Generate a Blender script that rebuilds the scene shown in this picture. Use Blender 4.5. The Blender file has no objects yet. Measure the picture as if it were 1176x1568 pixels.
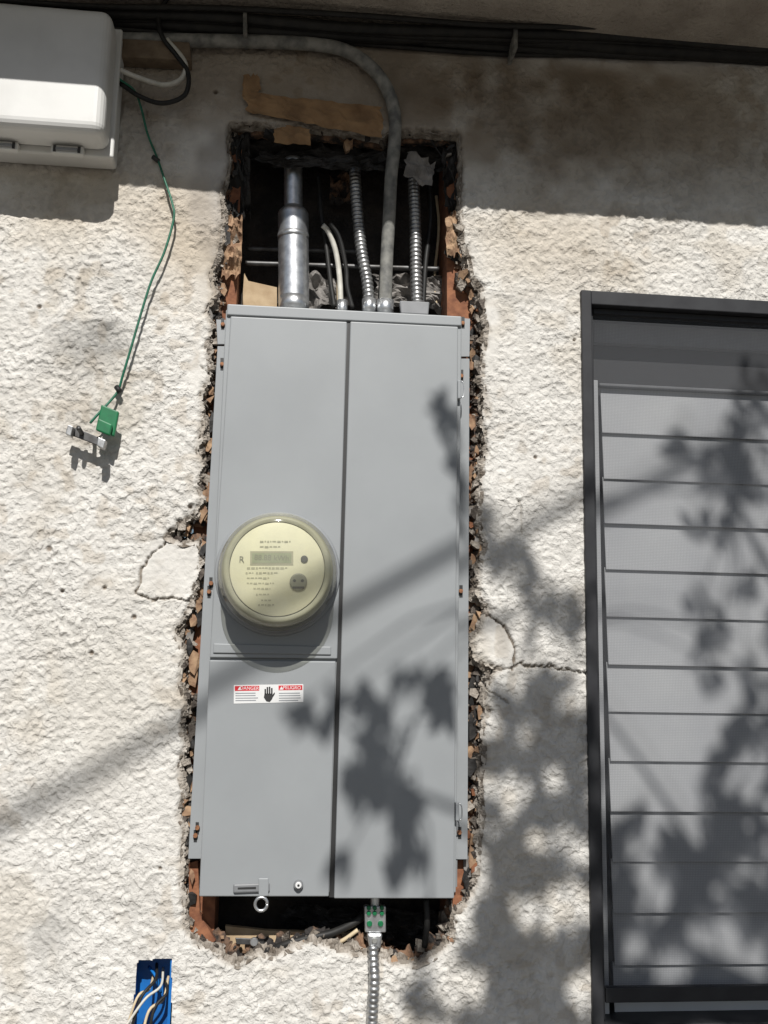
import bpy, math, random
import numpy as np
from mathutils import Vector, Matrix, noise as mnoise
random.seed(7); rng=np.random.default_rng(7)
scene=bpy.context.scene
scene.view_settings.view_transform='Standard'; scene.view_settings.look='None'; scene.view_settings.exposure=0

# ---------------------------------------------------------------- camera calibration (from vanishing points)
F=1450.0; CX,CY=588.0,784.0
CAM=Vector((0,-1.45,1.5))
vz=Vector((170,-8702,F)); vx=Vector((15292,(170*15292+F*F)/8702,F))
Zw=vz.normalized(); Xw=vx.normalized(); Yw=Zw.cross(Xw).normalized()
def P(u,v,y=0.0):
    """survey measurement -> point on the vertical plane at depth y"""
    c=Vector((u-CX,v-CY,F)); w=Vector((c.dot(Xw),c.dot(Yw),c.dot(Zw)))
    return CAM+w*((y-CAM.y)/w.y)
def proj(p):
    d=p-CAM; c=Xw*d.x+Yw*d.y+Zw*d.z
    return (CX+F*c.x/c.z, CY+F*c.y/c.z)
MM=0.001
cd=bpy.data.cameras.new("camera"); co=bpy.data.objects.new("camera",cd); scene.collection.objects.link(co)
R=Matrix(((Xw[0],-Xw[1],-Xw[2]),(Yw[0],-Yw[1],-Yw[2]),(Zw[0],-Zw[1],-Zw[2])))
co.matrix_world=Matrix.Translation(CAM)@R.to_4x4()
cd.sensor_fit='VERTICAL'; cd.sensor_height=36; cd.lens=F/1568*36; cd.clip_start=0.02; cd.clip_end=500
scene.camera=co

# ---------------------------------------------------------------- materials
def mat(name,col,rough=0.6,metal=0.0,col2=None,nscale=30,ndetail=4,bump=0.0,bscale=200,bdist=0.001,spec=0.5,attr=None,rvar=0.0,lo=0.35,hi=0.65,crust=None):
    m=bpy.data.materials.new(name); m.use_nodes=True; nt=m.node_tree; N=nt.nodes; L=nt.links
    b=N["Principled BSDF"]; b.inputs["Roughness"].default_value=rough; b.inputs["Metallic"].default_value=metal
    b.inputs["Specular IOR Level"].default_value=spec
    tc=N.new("ShaderNodeTexCoord")
    if col2 is None: col2=tuple(c*0.85 for c in col)
    n=N.new("ShaderNodeTexNoise"); n.inputs["Scale"].default_value=nscale; n.inputs["Detail"].default_value=ndetail
    L.new(tc.outputs["Object"],n.inputs["Vector"])
    r=N.new("ShaderNodeValToRGB"); r.color_ramp.elements[0].position=lo; r.color_ramp.elements[1].position=hi
    r.color_ramp.elements[0].color=(*col2,1); r.color_ramp.elements[1].color=(*col,1)
    L.new(n.outputs["Fac"],r.inputs["Fac"])
    out=r.outputs["Color"]
    if attr:
        a=N.new("ShaderNodeAttribute"); a.attribute_name=attr
        mx=N.new("ShaderNodeMix"); mx.data_type='RGBA'; mx.blend_type='MULTIPLY'; mx.inputs[0].default_value=1
        L.new(out,mx.inputs[6]); L.new(a.outputs["Color"],mx.inputs[7]); out=mx.outputs[2]
    L.new(out,b.inputs["Base Color"])
    if rvar:
        mr=N.new("ShaderNodeMapRange"); mr.inputs[3].default_value=rough-rvar; mr.inputs[4].default_value=rough+rvar
        n3=N.new("ShaderNodeTexNoise"); n3.inputs["Scale"].default_value=nscale*0.6; n3.inputs["Detail"].default_value=5
        L.new(tc.outputs["Object"],n3.inputs["Vector"])
        L.new(n3.outputs["Fac"],mr.inputs[0]); L.new(mr.outputs[0],b.inputs["Roughness"])
    if bump:
        n2=N.new("ShaderNodeTexNoise"); n2.inputs["Scale"].default_value=bscale; n2.inputs["Detail"].default_value=4
        L.new(tc.outputs["Object"],n2.inputs["Vector"])
        bp=N.new("ShaderNodeBump"); bp.inputs["Strength"].default_value=bump; bp.inputs["Distance"].default_value=bdist
        L.new(n2.outputs["Fac"],bp.inputs["Height"]); 
        if crust:
            n4=N.new("ShaderNodeTexNoise"); n4.inputs["Scale"].default_value=crust[0]; n4.inputs["Detail"].default_value=3; n4.inputs["Roughness"].default_value=0.55; n4.inputs["Distortion"].default_value=0.15
            L.new(tc.outputs["Object"],n4.inputs["Vector"])
            m4=N.new("ShaderNodeMapRange"); m4.interpolation_type='SMOOTHSTEP'; m4.inputs[1].default_value=0.38; m4.inputs[2].default_value=0.64
            L.new(n4.outputs["Fac"],m4.inputs[0])
            b4=N.new("ShaderNodeBump"); b4.inputs["Strength"].default_value=1.0; b4.inputs["Distance"].default_value=crust[1]
            hgt=m4.outputs[0]
            if attr:
                mm=N.new("ShaderNodeMath"); mm.operation='MULTIPLY'; L.new(m4.outputs[0],mm.inputs[0]); L.new(a.outputs["Alpha"],mm.inputs[1]); hgt=mm.outputs[0]
            L.new(hgt,b4.inputs["Height"]); L.new(b4.outputs["Normal"],bp.inputs["Normal"])
        L.new(bp.outputs["Normal"],b.inputs["Normal"])
    return m
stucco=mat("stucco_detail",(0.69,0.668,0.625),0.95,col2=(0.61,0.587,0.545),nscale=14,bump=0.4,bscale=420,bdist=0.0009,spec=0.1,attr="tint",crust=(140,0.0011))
stucco_far=mat("stucco_plain",(0.62,0.60,0.56),0.95,col2=(0.53,0.51,0.475),nscale=10,bump=1.0,bscale=90,bdist=0.005,spec=0.1)
soffit_m=mat("stucco_soffit",(0.46,0.41,0.35),0.95,col2=(0.32,0.28,0.235),nscale=12,bump=1.0,bscale=150,bdist=0.008,spec=0.1)
mortar=mat("broken_mortar",(0.46,0.415,0.36),0.95,col2=(0.15,0.125,0.10),nscale=55,bump=1,bscale=300,bdist=0.004,spec=0.1)
mortar_dk=mat("dirty_mortar",(0.19,0.165,0.14),0.95,col2=(0.05,0.04,0.035),nscale=70,bump=1,bscale=300,bdist=0.004,spec=0.1)
paper_brown=mat("torn_brown_paper",(0.42,0.28,0.17),0.9,col2=(0.22,0.125,0.075),nscale=60,bump=0.6,bscale=150,bdist=0.003)
paper_mix=mat("torn_layered_paper",(0.24,0.14,0.085),0.9,col2=(0.03,0.026,0.024),nscale=45,bump=0.8,bscale=150,bdist=0.004,lo=0.45,hi=0.62)
paper_black=mat("tar_paper",(0.035,0.032,0.03),0.7,col2=(0.015,0.014,0.013),nscale=50,bump=0.7,bscale=120,bdist=0.003)
paper_grey=mat("dusty_paper",(0.30,0.28,0.26),0.9,col2=(0.14,0.13,0.12),nscale=40,bump=0.6,bscale=120,bdist=0.003)
redwood=mat("redwood_stud",(0.30,0.125,0.06),0.85,col2=(0.16,0.06,0.03),nscale=60,bump=0.5,bscale=180,bdist=0.002)
pine=mat("pine_wood",(0.50,0.38,0.24),0.85,col2=(0.38,0.27,0.16),nscale=40,bump=0.4,bscale=160,bdist=0.001)
oldwood=mat("old_wood",(0.20,0.15,0.10),0.9,col2=(0.12,0.085,0.055),nscale=40,bump=0.5,bscale=160,bdist=0.002)
cardboard=mat("cardboard_brown",(0.36,0.22,0.11),0.9,col2=(0.22,0.13,0.065),nscale=25,bump=0.4,bscale=100,bdist=0.002)
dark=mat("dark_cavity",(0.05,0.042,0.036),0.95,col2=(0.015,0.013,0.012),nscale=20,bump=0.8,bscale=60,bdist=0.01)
panel_grey=mat("grey_enamel",(0.300,0.314,0.322),0.42,col2=(0.278,0.291,0.299),nscale=9,bump=0.06,bscale=500,bdist=0.0004,spec=0.45,rvar=0.07)
panel_in=mat("grey_enamel_edge",(0.23,0.245,0.25),0.5,col2=(0.2,0.21,0.215),nscale=12)
rust=mat("rusty_screw",(0.36,0.17,0.08),0.7,metal=0.4,col2=(0.2,0.09,0.05),nscale=300)
zinc=mat("zinc_steel",(0.72,0.73,0.74),0.36,metal=0.88,col2=(0.50,0.51,0.52),nscale=90,rvar=0.12,bump=0.15,bscale=300,bdist=0.0006)
rodm=mat("dull_rod_steel",(0.13,0.13,0.13),0.5,metal=0.7,col2=(0.07,0.067,0.064),nscale=60)
flexm=mat("flex_steel",(0.52,0.52,0.51),0.4,metal=0.85,col2=(0.30,0.30,0.30),nscale=120,rvar=0.1)
condm=mat("dusty_grey_conduit",(0.27,0.265,0.24),0.7,col2=(0.12,0.12,0.115),nscale=60,bump=0.3,bscale=200,bdist=0.001)
blackp=mat("black_cable_jacket",(0.014,0.014,0.014),0.55,col2=(0.025,0.024,0.022),nscale=60,spec=0.3)
whitep=mat("white_cable_jacket",(0.62,0.60,0.54),0.55,col2=(0.5,0.48,0.42),nscale=60)
tanp=mat("tan_wire",(0.62,0.50,0.33),0.6,col2=(0.5,0.4,0.26),nscale=60)
greenp=mat("green_wire_jacket",(0.012,0.15,0.085),0.5,col2=(0.01,0.10,0.055),nscale=60)
greent=mat("green_tag_plastic",(0.006,0.17,0.06),0.45,col2=(0.006,0.12,0.045),nscale=60)
bluep=mat("blue_box_plastic",(0.01,0.16,0.50),0.45,col2=(0.01,0.11,0.36),nscale=40)
boxp=mat("aged_white_plastic",(0.66,0.655,0.63),0.5,col2=(0.58,0.575,0.55),nscale=12,bump=0.15,bscale=60,bdist=0.001,lo=0.3,hi=0.6)
darkal=mat("dark_aluminium",(0.036,0.037,0.04),0.5,col2=(0.026,0.026,0.029),nscale=30,rvar=0.08,bump=0.1,bscale=300,bdist=0.0005,spec=0.3)
greyal=mat("grey_aluminium",(0.24,0.245,0.255),0.5,col2=(0.18,0.185,0.19),nscale=20)
slatm=mat("window_slat_paint",(0.62,0.63,0.64),0.6,col2=(0.54,0.55,0.57),nscale=7)
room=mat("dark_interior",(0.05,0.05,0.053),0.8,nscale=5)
creamp=mat("meter_dial",(0.74,0.72,0.54),0.5,col2=(0.68,0.66,0.49),nscale=20)
meterin=mat("meter_inner_body",(0.40,0.395,0.30),0.5,nscale=20)
lcd=mat("meter_lcd",(0.34,0.37,0.25),0.3,col2=(0.29,0.32,0.21),nscale=50)
inkm=mat("dark_ink",(0.03,0.03,0.03),0.5)
inkf=mat("faded_ink",(0.42,0.41,0.30),0.5)
inkg=mat("grey_button",(0.26,0.26,0.20),0.5)
labw=mat("label_white",(0.72,0.72,0.71),0.4,col2=(0.68,0.68,0.67),nscale=50)
labr=mat("label_red",(0.62,0.03,0.04),0.4)
labi=mat("label_ink",(0.25,0.26,0.28),0.5)
bark=mat("bark",(0.16,0.12,0.09),0.95,col2=(0.08,0.06,0.045),nscale=25,bump=0.8,bscale=40,bdist=0.01)
leafm=mat("leaf_green",(0.07,0.12,0.03),0.5,col2=(0.04,0.08,0.02),nscale=5)
groundm=mat("concrete_yard",(0.12,0.11,0.097),0.95,col2=(0.085,0.078,0.068),nscale=2,bump=0.4,bscale=40,bdist=0.01)
roofm=mat("roof_shingle",(0.09,0.08,0.075),0.95,col2=(0.05,0.045,0.04),nscale=8,bump=0.8,bscale=30,bdist=0.01)
brassm=mat("lug_metal",(0.6,0.6,0.57),0.35,metal=0.7,nscale=100)

# clear, slightly dusty meter cover
m=bpy.data.materials.new("meter_glass"); m.use_nodes=True; nt=m.node_tree; N=nt.nodes; L=nt.links
N.remove(N["Principled BSDF"]); o=N["Material Output"]
t=N.new("ShaderNodeBsdfTransparent"); t.inputs[0].default_value=(0.92,0.915,0.86,1)
g=N.new("ShaderNodeBsdfGlossy"); g.inputs["Roughness"].default_value=0.05; g.inputs[0].default_value=(1,1,1,1)
df=N.new("ShaderNodeBsdfDiffuse"); df.inputs[0].default_value=(0.55,0.545,0.47,1)
lw=N.new("ShaderNodeLayerWeight"); lw.inputs[0].default_value=0.12
mr=N.new("ShaderNodeMapRange"); mr.inputs[3].default_value=0.03; mr.inputs[4].default_value=0.5
L.new(lw.outputs["Facing"],mr.inputs[0])
tc=N.new("ShaderNodeTexCoord"); nn=N.new("ShaderNodeTexNoise"); nn.inputs["Scale"].default_value=22; nn.inputs["Detail"].default_value=5
L.new(tc.outputs["Object"],nn.inputs["Vector"])
m2=N.new("ShaderNodeMapRange"); m2.inputs[1].default_value=0.35; m2.inputs[2].default_value=0.70; m2.inputs[3].default_value=0.04; m2.inputs[4].default_value=0.22
L.new(nn.outputs["Fac"],m2.inputs[0])
x1=N.new("ShaderNodeMixShader"); L.new(m2.outputs[0],x1.inputs[0]); L.new(t.outputs[0],x1.inputs[1]); L.new(df.outputs[0],x1.inputs[2])
x2=N.new("ShaderNodeMixShader"); L.new(mr.outputs[0],x2.inputs[0]); L.new(x1.outputs[0],x2.inputs[1]); L.new(g.outputs[0],x2.inputs[2]); L.new(x2.outputs[0],o.inputs[0])
meterglass=m
# insect screen: fine woven fabric -> partly transparent cloth
m=bpy.data.materials.new("insect_screen"); m.use_nodes=True; nt=m.node_tree; N=nt.nodes; L=nt.links
N.remove(N["Principled BSDF"]); o=N["Material Output"]
tc=N.new("ShaderNodeTexCoord")
t=N.new("ShaderNodeBsdfTransparent"); d=N.new("ShaderNodeBsdfDiffuse"); d.inputs[0].default_value=(0.12,0.124,0.132,1)
w1=N.new("ShaderNodeTexWave"); w1.bands_direction='X'; w1.inputs["Scale"].default_value=126
w2=N.new("ShaderNodeTexWave"); w2.bands_direction='Z'; w2.inputs["Scale"].default_value=126
L.new(tc.outputs["Object"],w1.inputs[0]); L.new(tc.outputs["Object"],w2.inputs[0])
mxx=N.new("ShaderNodeMath"); mxx.operation='MAXIMUM'; L.new(w1.outputs["Fac"],mxx.inputs[0]); L.new(w2.outputs["Fac"],mxx.inputs[1])
mr=N.new("ShaderNodeMapRange"); mr.inputs[3].default_value=0.20; mr.inputs[4].default_value=0.46
L.new(mxx.outputs[0],mr.inputs[0])
mx=N.new("ShaderNodeMixShader"); L.new(mr.outputs[0],mx.inputs[0]); L.new(t.outputs[0],mx.inputs[1]); L.new(d.outputs[0],mx.inputs[2]); L.new(mx.outputs[0],o.inputs[0])
screenm=m

# ---------------------------------------------------------------- mesh helpers
def mk(name,verts,faces,m,smooth=False,bevel=0,mats=None,midx=None,segs=2):
    me=bpy.data.meshes.new(name); me.from_pydata([tuple(v) for v in verts],[],faces)
    for mm in (mats or [m]): me.materials.append(mm)
    if midx is not None: me.polygons.foreach_set("material_index",midx)
    if smooth: me.polygons.foreach_set("use_smooth",[True]*len(me.polygons))
    me.update(); ob=bpy.data.objects.new(name,me); scene.collection.objects.link(ob)
    if bevel:
        b=ob.modifiers.new("bevel",'BEVEL'); b.width=bevel; b.segments=segs; b.limit_method='ANGLE'; b.harden_normals=False
    return ob
def group(name,kids):
    e=bpy.data.objects.new(name,None); scene.collection.objects.link(e); e.empty_display_size=0.1
    for k in kids: k.parent=e
    return e
def fixn(ob):
    import bmesh
    bm=bmesh.new(); bm.from_mesh(ob.data); bmesh.ops.recalc_face_normals(bm,faces=bm.faces); bm.to_mesh(ob.data); bm.free(); return ob
def prism(name,pts,y0,y1,m,bevel=0.0,ymeas=None,**k):
    """pts photo-measured outline (clockwise), front depth y0, back y1"""
    ym=y0 if ymeas is None else ymeas
    w=[P(u,v,ym) for u,v in pts]; n=len(w)
    vs=[(a.x,y0,a.z) for a in w]+[(a.x,y1,a.z) for a in w]
    fs=[tuple(range(n))[::-1],tuple(range(n,2*n))]+[(i,(i+1)%n,n+(i+1)%n,n+i) for i in range(n)]
    return fixn(mk(name,vs,fs,m,bevel=bevel,**k))
def box(name,x0,x1,y0,y1,z0,z1,m,bevel=0.0,segs=2):
    vs=[(x0,y0,z0),(x1,y0,z0),(x1,y1,z0),(x0,y1,z0),(x0,y0,z1),(x1,y0,z1),(x1,y1,z1),(x0,y1,z1)]
    fs=[(3,2,1,0),(4,5,6,7),(0,1,5,4),(1,2,6,5),(2,3,7,6),(3,0,4,7)]
    return mk(name,vs,fs,m,bevel=bevel,segs=segs)
def catmull(pts,step=0.004):
    pts=[Vector(p) for p in pts]
    if len(pts)==2: 
        n=max(2,int((pts[1]-pts[0]).length/step)); return [pts[0].lerp(pts[1],i/n) for i in range(n+1)]
    q=[pts[0]*2-pts[1]]+pts+[pts[-1]*2-pts[-2]]; out=[]
    for i in range(1,len(q)-2):
        a,b,c,d=q[i-1:i+3]; n=max(2,int((c-b).length/step))
        for j in range(n):
            t=j/n; out.append(0.5*((2*b)+(c-a)*t+(2*a-5*b+4*c-d)*t*t+(3*b-a-3*c+d)*t**3))
    out.append(pts[-1]); return out
def tubegeo(pts,r,seg,step,rf,off=0):
    c=catmull(pts,step); vs=[];fs=[]; s=0
    t0=(c[1]-c[0]).normalized(); nrm=t0.orthogonal().normalized()
    for i,p in enumerate(c):
        t=(c[min(i+1,len(c)-1)]-c[max(i-1,0)]).normalized()
        nrm=(nrm-t*nrm.dot(t)).normalized(); bn=t.cross(nrm)
        if i: s+=(p-c[i-1]).length
        rr=rf(s,i/(len(c)-1)) if rf else r
        for k in range(seg):
            a=2*math.pi*k/seg; vs.append(p+(nrm*math.cos(a)+bn*math.sin(a))*rr)
    for i in range(len(c)-1):
        for k in range(seg):
            a=i*seg+k; b=i*seg+(k+1)%seg; fs.append((off+a,off+b,off+b+seg,off+a+seg))
    fs.append(tuple(off+k for k in range(seg))[::-1]); fs.append(tuple(off+k for k in range(len(vs)-seg,len(vs))))
    return vs,fs
def tube(name,pts,r,m,seg=12,step=0.004,rf=None):
    vs,fs=tubegeo(pts,r,seg,step,rf); return mk(name,vs,fs,m,smooth=True)
def flex(name,pts,r):
    return tube(name,pts,r,flexm,seg=16,step=0.0011,rf=lambda s,t:r*(0.82+0.18*abs(math.sin(math.pi*s/0.0075))))
def lathe(name,c,prof,m,seg=64,smooth=True):
    vs=[];fs=[]
    for r,y in prof:
        for k in range(seg):
            a=2*math.pi*k/seg; vs.append((c[0]+r*math.cos(a),y,c[1]+r*math.sin(a)))
    for i in range(len(prof)-1):
        for k in range(seg):
            a=i*seg+k;b=i*seg+(k+1)%seg; fs.append((a,b,b+seg,a+seg))
    if prof[0][0]>0: fs.append(tuple(range(seg))[::-1])
    if prof[-1][0]>0: fs.append(tuple(range(len(vs)-seg,len(vs))))
    return fixn(mk(name,vs,fs,m,smooth=smooth))
def disc(name,u,v,y,r,th,m,seg=20):
    c=P(u,v,y); return lathe(name,(c.x,c.z),[(r,y+th),(r,y+th*0.2),(r*0.85,y)],m,seg,smooth=False)
def sheet(name,quad,y,m,amp=0.008,n=18,seed=0,rag=0.15):
    """crumpled sheet between 4 measured corners"""
    c=[P(a,b,y) for a,b in quad]; vs=[];fs=[]
    for j in range(n+1):
        for i in range(n+1):
            s=i/n;t=j/n
            s2=s+rag*(mnoise.noise(Vector((s*4,t*4,seed+9.1))))*0.5; t2=t+rag*mnoise.noise(Vector((s*5,t*5,seed+3.7)))*0.6
            p=(c[0].lerp(c[1],s2)).lerp(c[3].lerp(c[2],s2),t2)
            p=p+Vector((0,amp*(abs(mnoise.noise(p*38+Vector((seed,0,0))))*2-0.6+0.5*mnoise.noise(p*110)),0)); vs.append(p)
    for j in range(n):
        for i in range(n):
            a=j*(n+1)+i; fs.append((a,a+1,a+n+2,a+n+1))
    return mk(name,vs,fs,m)
def resample(poly,step,closed=True):
    out=[]; n=len(poly)
    for i in range(n if closed else n-1):
        a=poly[i];b=poly[(i+1)%n]; d=math.hypot(b[0]-a[0],b[1]-a[1]); k=max(1,int(d/step))
        for j in range(k): out.append((a[0]+(b[0]-a[0])*j/k,a[1]+(b[1]-a[1])*j/k))
    return out

# ---------------------------------------------------------------- hole outline and window opening
hole_px=[(352,190),(400,188),(420,195),(470,192),(540,200),(588,208),(600,200),(650,200),(703,205),(706,260),(704,320),(706,370),(716,395),(722,425),(735,440),(738,470),(744,500),(739,540),(737,580),(742,610),(738,650),(745,690),(738,720),(735,760),(731,800),(742,830),(733,870),(730,915),(745,930),(735,955),(722,975),(722,1005),(740,1020),(764,1025),(745,1045),(738,1075),(746,1090),(735,1120),(741,1150),(734,1200),(738,1250),(732,1290),(730,1330),(728,1360),(715,1380),(697,1400),(692,1440),(667,1463),(640,1478),(600,1475),(585,1462),(555,1460),(520,1455),(480,1440),(450,1450),(420,1465),(395,1458),(365,1478),(345,1470),(330,1455),(300,1445),(281,1420),(285,1390),(279,1350),(283,1300),(286,1270),(275,1250),(284,1220),(276,1180),(285,1140),(276,1110),(287,1080),(276,1040),(283,1000),(270,965),(285,945),(295,925),(300,900),(308,880),(310,840),(303,828),(280,832),(255,822),(272,805),(300,790),(312,760),(304,740),(312,710),(305,690),(315,650),(309,610),(325,570),(318,530),(326,500),(317,480),(331,455),(325,420),(336,395),(342,370),(345,330),(342,290),(353,250),(349,220)]
hw=[(P(u,v).x,P(u,v).z) for u,v in hole_px]
hr=resample(hw,0.003); hj=[]
for i,(x,z) in enumerate(hr):
    a=hr[i-1]; b=hr[(i+1)%len(hr)]; tx,tz=b[0]-a[0],b[1]-a[1]; l=math.hypot(tx,tz)+1e-9
    d=0.005*mnoise.noise(Vector((x*75,0,z*75)))+0.0035*mnoise.noise(Vector((x*230,5,z*230)))
    hj.append((x-tz/l*d,z+tx/l*d))
WX0=(P(888,447).x+P(905,1540).x)/2; WX1=WX0+0.95
WZ1=P(900,447).z; WZ0=P(920,1600).z
bx=[P(211,1471),P(263,1467),P(263,1600),P(198,1600)]; bxp=[(p.x,p.z) for p in bx]

def inside(px,pz,poly):
    res=np.zeros(px.shape,bool); n=len(poly)
    for i in range(n):
        x1,z1=poly[i];x2,z2=poly[(i+1)%n]
        if z1==z2: continue
        c=((z1>pz)!=(z2>pz))&(px<(x2-x1)*(pz-z1)/(z2-z1)+x1); res^=c
    return res
def segdist(px,pz,poly,closed=False):
    d=np.full(px.shape,9.0); n=len(poly)
    for i in range(n if closed else n-1):
        x1,z1=poly[i];x2,z2=poly[(i+1)%n]; dx,dz=x2-x1,z2-z1; l2=dx*dx+dz*dz+1e-12
        t=np.clip(((px-x1)*dx+(pz-z1)*dz)/l2,0,1); d=np.minimum(d,np.hypot(px-x1-t*dx,pz-z1-t*dz))
    return d
LAT=[rng.random((256,256)) for _ in range(10)]
def vn(x,z,s,k):
    x=x/s;z=z/s; xi=np.floor(x).astype(int);zi=np.floor(z).astype(int); fx=x-xi;fz=z-zi
    fx=fx*fx*(3-2*fx);fz=fz*fz*(3-2*fz);A=LAT[k]
    a=A[xi&255,zi&255];b=A[(xi+1)&255,zi&255];c=A[xi&255,(zi+1)&255];d=A[(xi+1)&255,(zi+1)&255]
    return (a*(1-fx)+b*fx)*(1-fz)+(c*(1-fx)+d*fx)*fz
def ss(a,b,x):
    t=np.clip((x-a)/(b-a),0,1); return t*t*(3-2*t)
SOF=P(600,50).z
GX0,GX1=-0.62,0.90; GZ0,GZ1=0.84,SOF+0.01; ST=0.0018
nx=int((GX1-GX0)/ST);nz=int((GZ1-GZ0)/ST)
gx=np.linspace(GX0,GX1,nx+1);gz=np.linspace(GZ0,GZ1,nz+1)
X,Z=np.meshgrid(gx,gz)
wx=X+0.005*(vn(X,Z,0.008,0)-.5)+0.002*(vn(X,Z,0.004,8)-.5); wz=Z+0.005*(vn(X,Z,0.008,1)-.5)+0.002*(vn(X,Z,0.004,9)-.5)
ca_,sa_=math.cos(.6),math.sin(.6)
n1=0.55*vn(wx,wz,0.0066,2)+0.45*vn(wx*ca_-wz*sa_+3,wx*sa_+wz*ca_,0.010,3)
n2=vn(wx*sa_+wz*ca_,wx*ca_-wz*sa_,0.0040,4); n3=vn(X,Z,0.028,5); n4=vn(X,Z,0.13,6)
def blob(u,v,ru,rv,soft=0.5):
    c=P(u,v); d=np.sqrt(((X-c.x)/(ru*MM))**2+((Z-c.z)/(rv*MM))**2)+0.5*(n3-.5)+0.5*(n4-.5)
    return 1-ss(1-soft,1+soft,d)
dh=segdist(X,Z,hw,True)
sm=np.zeros_like(X)
for b in [(325,250,45,90),(318,420,25,60),(520,150,230,50),(725,230,30,60),(255,870,42,42),(300,560,12,50),(757,985,28,45),(750,500,14,60),(850,80,350,50)]:
    sm=np.maximum(sm,blob(*b,soft=0.35))
rough_amt=(1-0.72*sm)*(0.65+0.7*vn(X,Z,0.07,7))
h=0.0021*ss(0.36,0.62,n1)*rough_amt+0.0009*n2*(0.4+0.6*rough_amt)+0.0011*(n3-.5)*(0.5+rough_amt*.5)+0.0035*(n4-.5)
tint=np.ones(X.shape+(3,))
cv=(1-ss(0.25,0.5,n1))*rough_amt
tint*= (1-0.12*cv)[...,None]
def stain_shade(mask,col,k=1.0):  # multiplies the tint: wall stains, plus eave shade painted along the top
    for i in range(3): tint[...,i]*=1-mask*k*(1-col[i])
stain_shade(blob(145,525,60,40,0.7)*(0.35+0.65*n1),(0.42,0.42,0.42),0.9)
stain_shade(blob(160,500,25,14,0.8)*n1,(0.3,0.3,0.3),0.9)
stain_shade(blob(130,640,70,60,0.8),(0.75,0.72,0.68),0.7)
stain_shade(blob(290,370,75,110,0.7),(0.80,0.72,0.62),0.7)
stain_shade(blob(870,370,130,70,0.8),(0.80,0.73,0.64),0.7)
stain_shade(blob(100,300,130,60,0.8),(0.82,0.76,0.68),0.7)
stain_shade(blob(325,300,30,110,0.4),(0.72,0.72,0.74),0.8)
stain_shade(blob(500,120,450,110,0.6),(0.40,0.33,0.26),0.8)  # shade under the eave painted into the wall colour
stain_shade(blob(950,180,350,110,0.6),(0.42,0.35,0.27),0.8)  # eave shade painted on, continued to the right
stain_shade(blob(75,1430,22,25,0.5),(0.6,0.6,0.6),0.6)
stain_shade(blob(160,1060,90,110,0.9),(0.88,0.86,0.82),0.6)
stain_shade((ss(0.55,0.8,vn(X,Z,0.09,8))*ss(0.3,0.7,n3)),(0.86,0.82,0.76),0.6)
stain_shade(ss(0.62,0.8,vn(wx,wz,0.018,9))*ss(0.4,0.7,n4),(0.78,0.73,0.67),0.6)
cr=[([(735,925),(746,932),(757,950),(775,960),(783,985),(790,1010),(786,1022)],1.0,.0024),([(762,1022),(800,1016),(830,1024),(862,1020),(898,1037)],.9,.0017),([(790,765),(801,798),(795,815)],.5,.0012),
    ([(255,822),(232,845),(215,868),(210,910),(235,918),(262,911),(290,918),(300,905)],.9,.0017),([(305,556),(316,568),(322,574)],.6,.001),([(745,1055),(765,1066),(775,1075)],.6,.0014)]
for c,st,w in cr:
    pts=[(P(u,v).x,P(u,v).z) for u,v in c]
    x2=X+0.010*(n3-.5)+0.005*(n1-.5); z2=Z+0.010*(vn(X,Z,0.02,9)-.5)+0.005*(n2-.5)
    d=segdist(x2,z2,pts); w2=w*(0.4+1.1*n1)
    k=1-ss(w2*0.4,w2*1.4,d); h-=0.006*k*st; stain_shade(k,(0.26,0.22,0.18),0.95*st)
for u,v,r in [(75,840,5),(160,900,3.5),(291,776,4),(205,945,4),(140,1000,4),(95,905,3),(330,140,4),(880,520,3),(60,470,4),(245,1330,3),(820,700,3.5)]:
    c=P(u,v); d=np.hypot(X-c.x,Z-c.z); k=1-ss(r*MM*0.5,r*MM*1.2,d); h-=0.005*k; stain_shade(k,(0.35,0.3,0.26),0.9)
ek=1-ss(0.0,0.006+0.009*n3,dh+0.006*(n1-.5)); h-=0.004*ek
stain_shade(ek,(0.66,0.62,0.58),0.9)
Y=-h+0.0015
idx=np.arange((nx+1)*(nz+1)).reshape(nz+1,nx+1)
cx=(X[:-1,:-1]+X[1:,1:])/2; cz=(Z[:-1,:-1]+Z[1:,1:])/2
keep=~inside(cx,cz,hj)&~inside(cx,cz,bxp)&~((cx>WX0)&(cz>WZ0)&(cz<WZ1))
q=np.stack([idx[:-1,:-1],idx[:-1,1:],idx[1:,1:],idx[1:,:-1]],-1)[keep]
V=np.stack([X,Y,Z],-1).reshape(-1,3)
me=bpy.data.meshes.new("stucco_wall")
me.vertices.add(len(V)); me.vertices.foreach_set("co",V.astype(np.float32).ravel())
nf=len(q); me.loops.add(nf*4); me.loops.foreach_set("vertex_index",q.astype(np.int32).ravel())
me.polygons.add(nf); me.polygons.foreach_set("loop_start",(np.arange(nf)*4).astype(np.int32)); me.polygons.foreach_set("loop_total",np.full(nf,4,np.int32))
me.update(calc_edges=True); me.validate()
me.polygons.foreach_set("use_smooth",[True]*len(me.polygons))
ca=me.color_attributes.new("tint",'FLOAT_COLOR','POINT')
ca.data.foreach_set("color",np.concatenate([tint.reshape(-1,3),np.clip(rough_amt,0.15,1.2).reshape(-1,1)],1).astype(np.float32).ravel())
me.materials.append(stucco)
wall=bpy.data.objects.new("stucco_wall",me); scene.collection.objects.link(wall)

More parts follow.
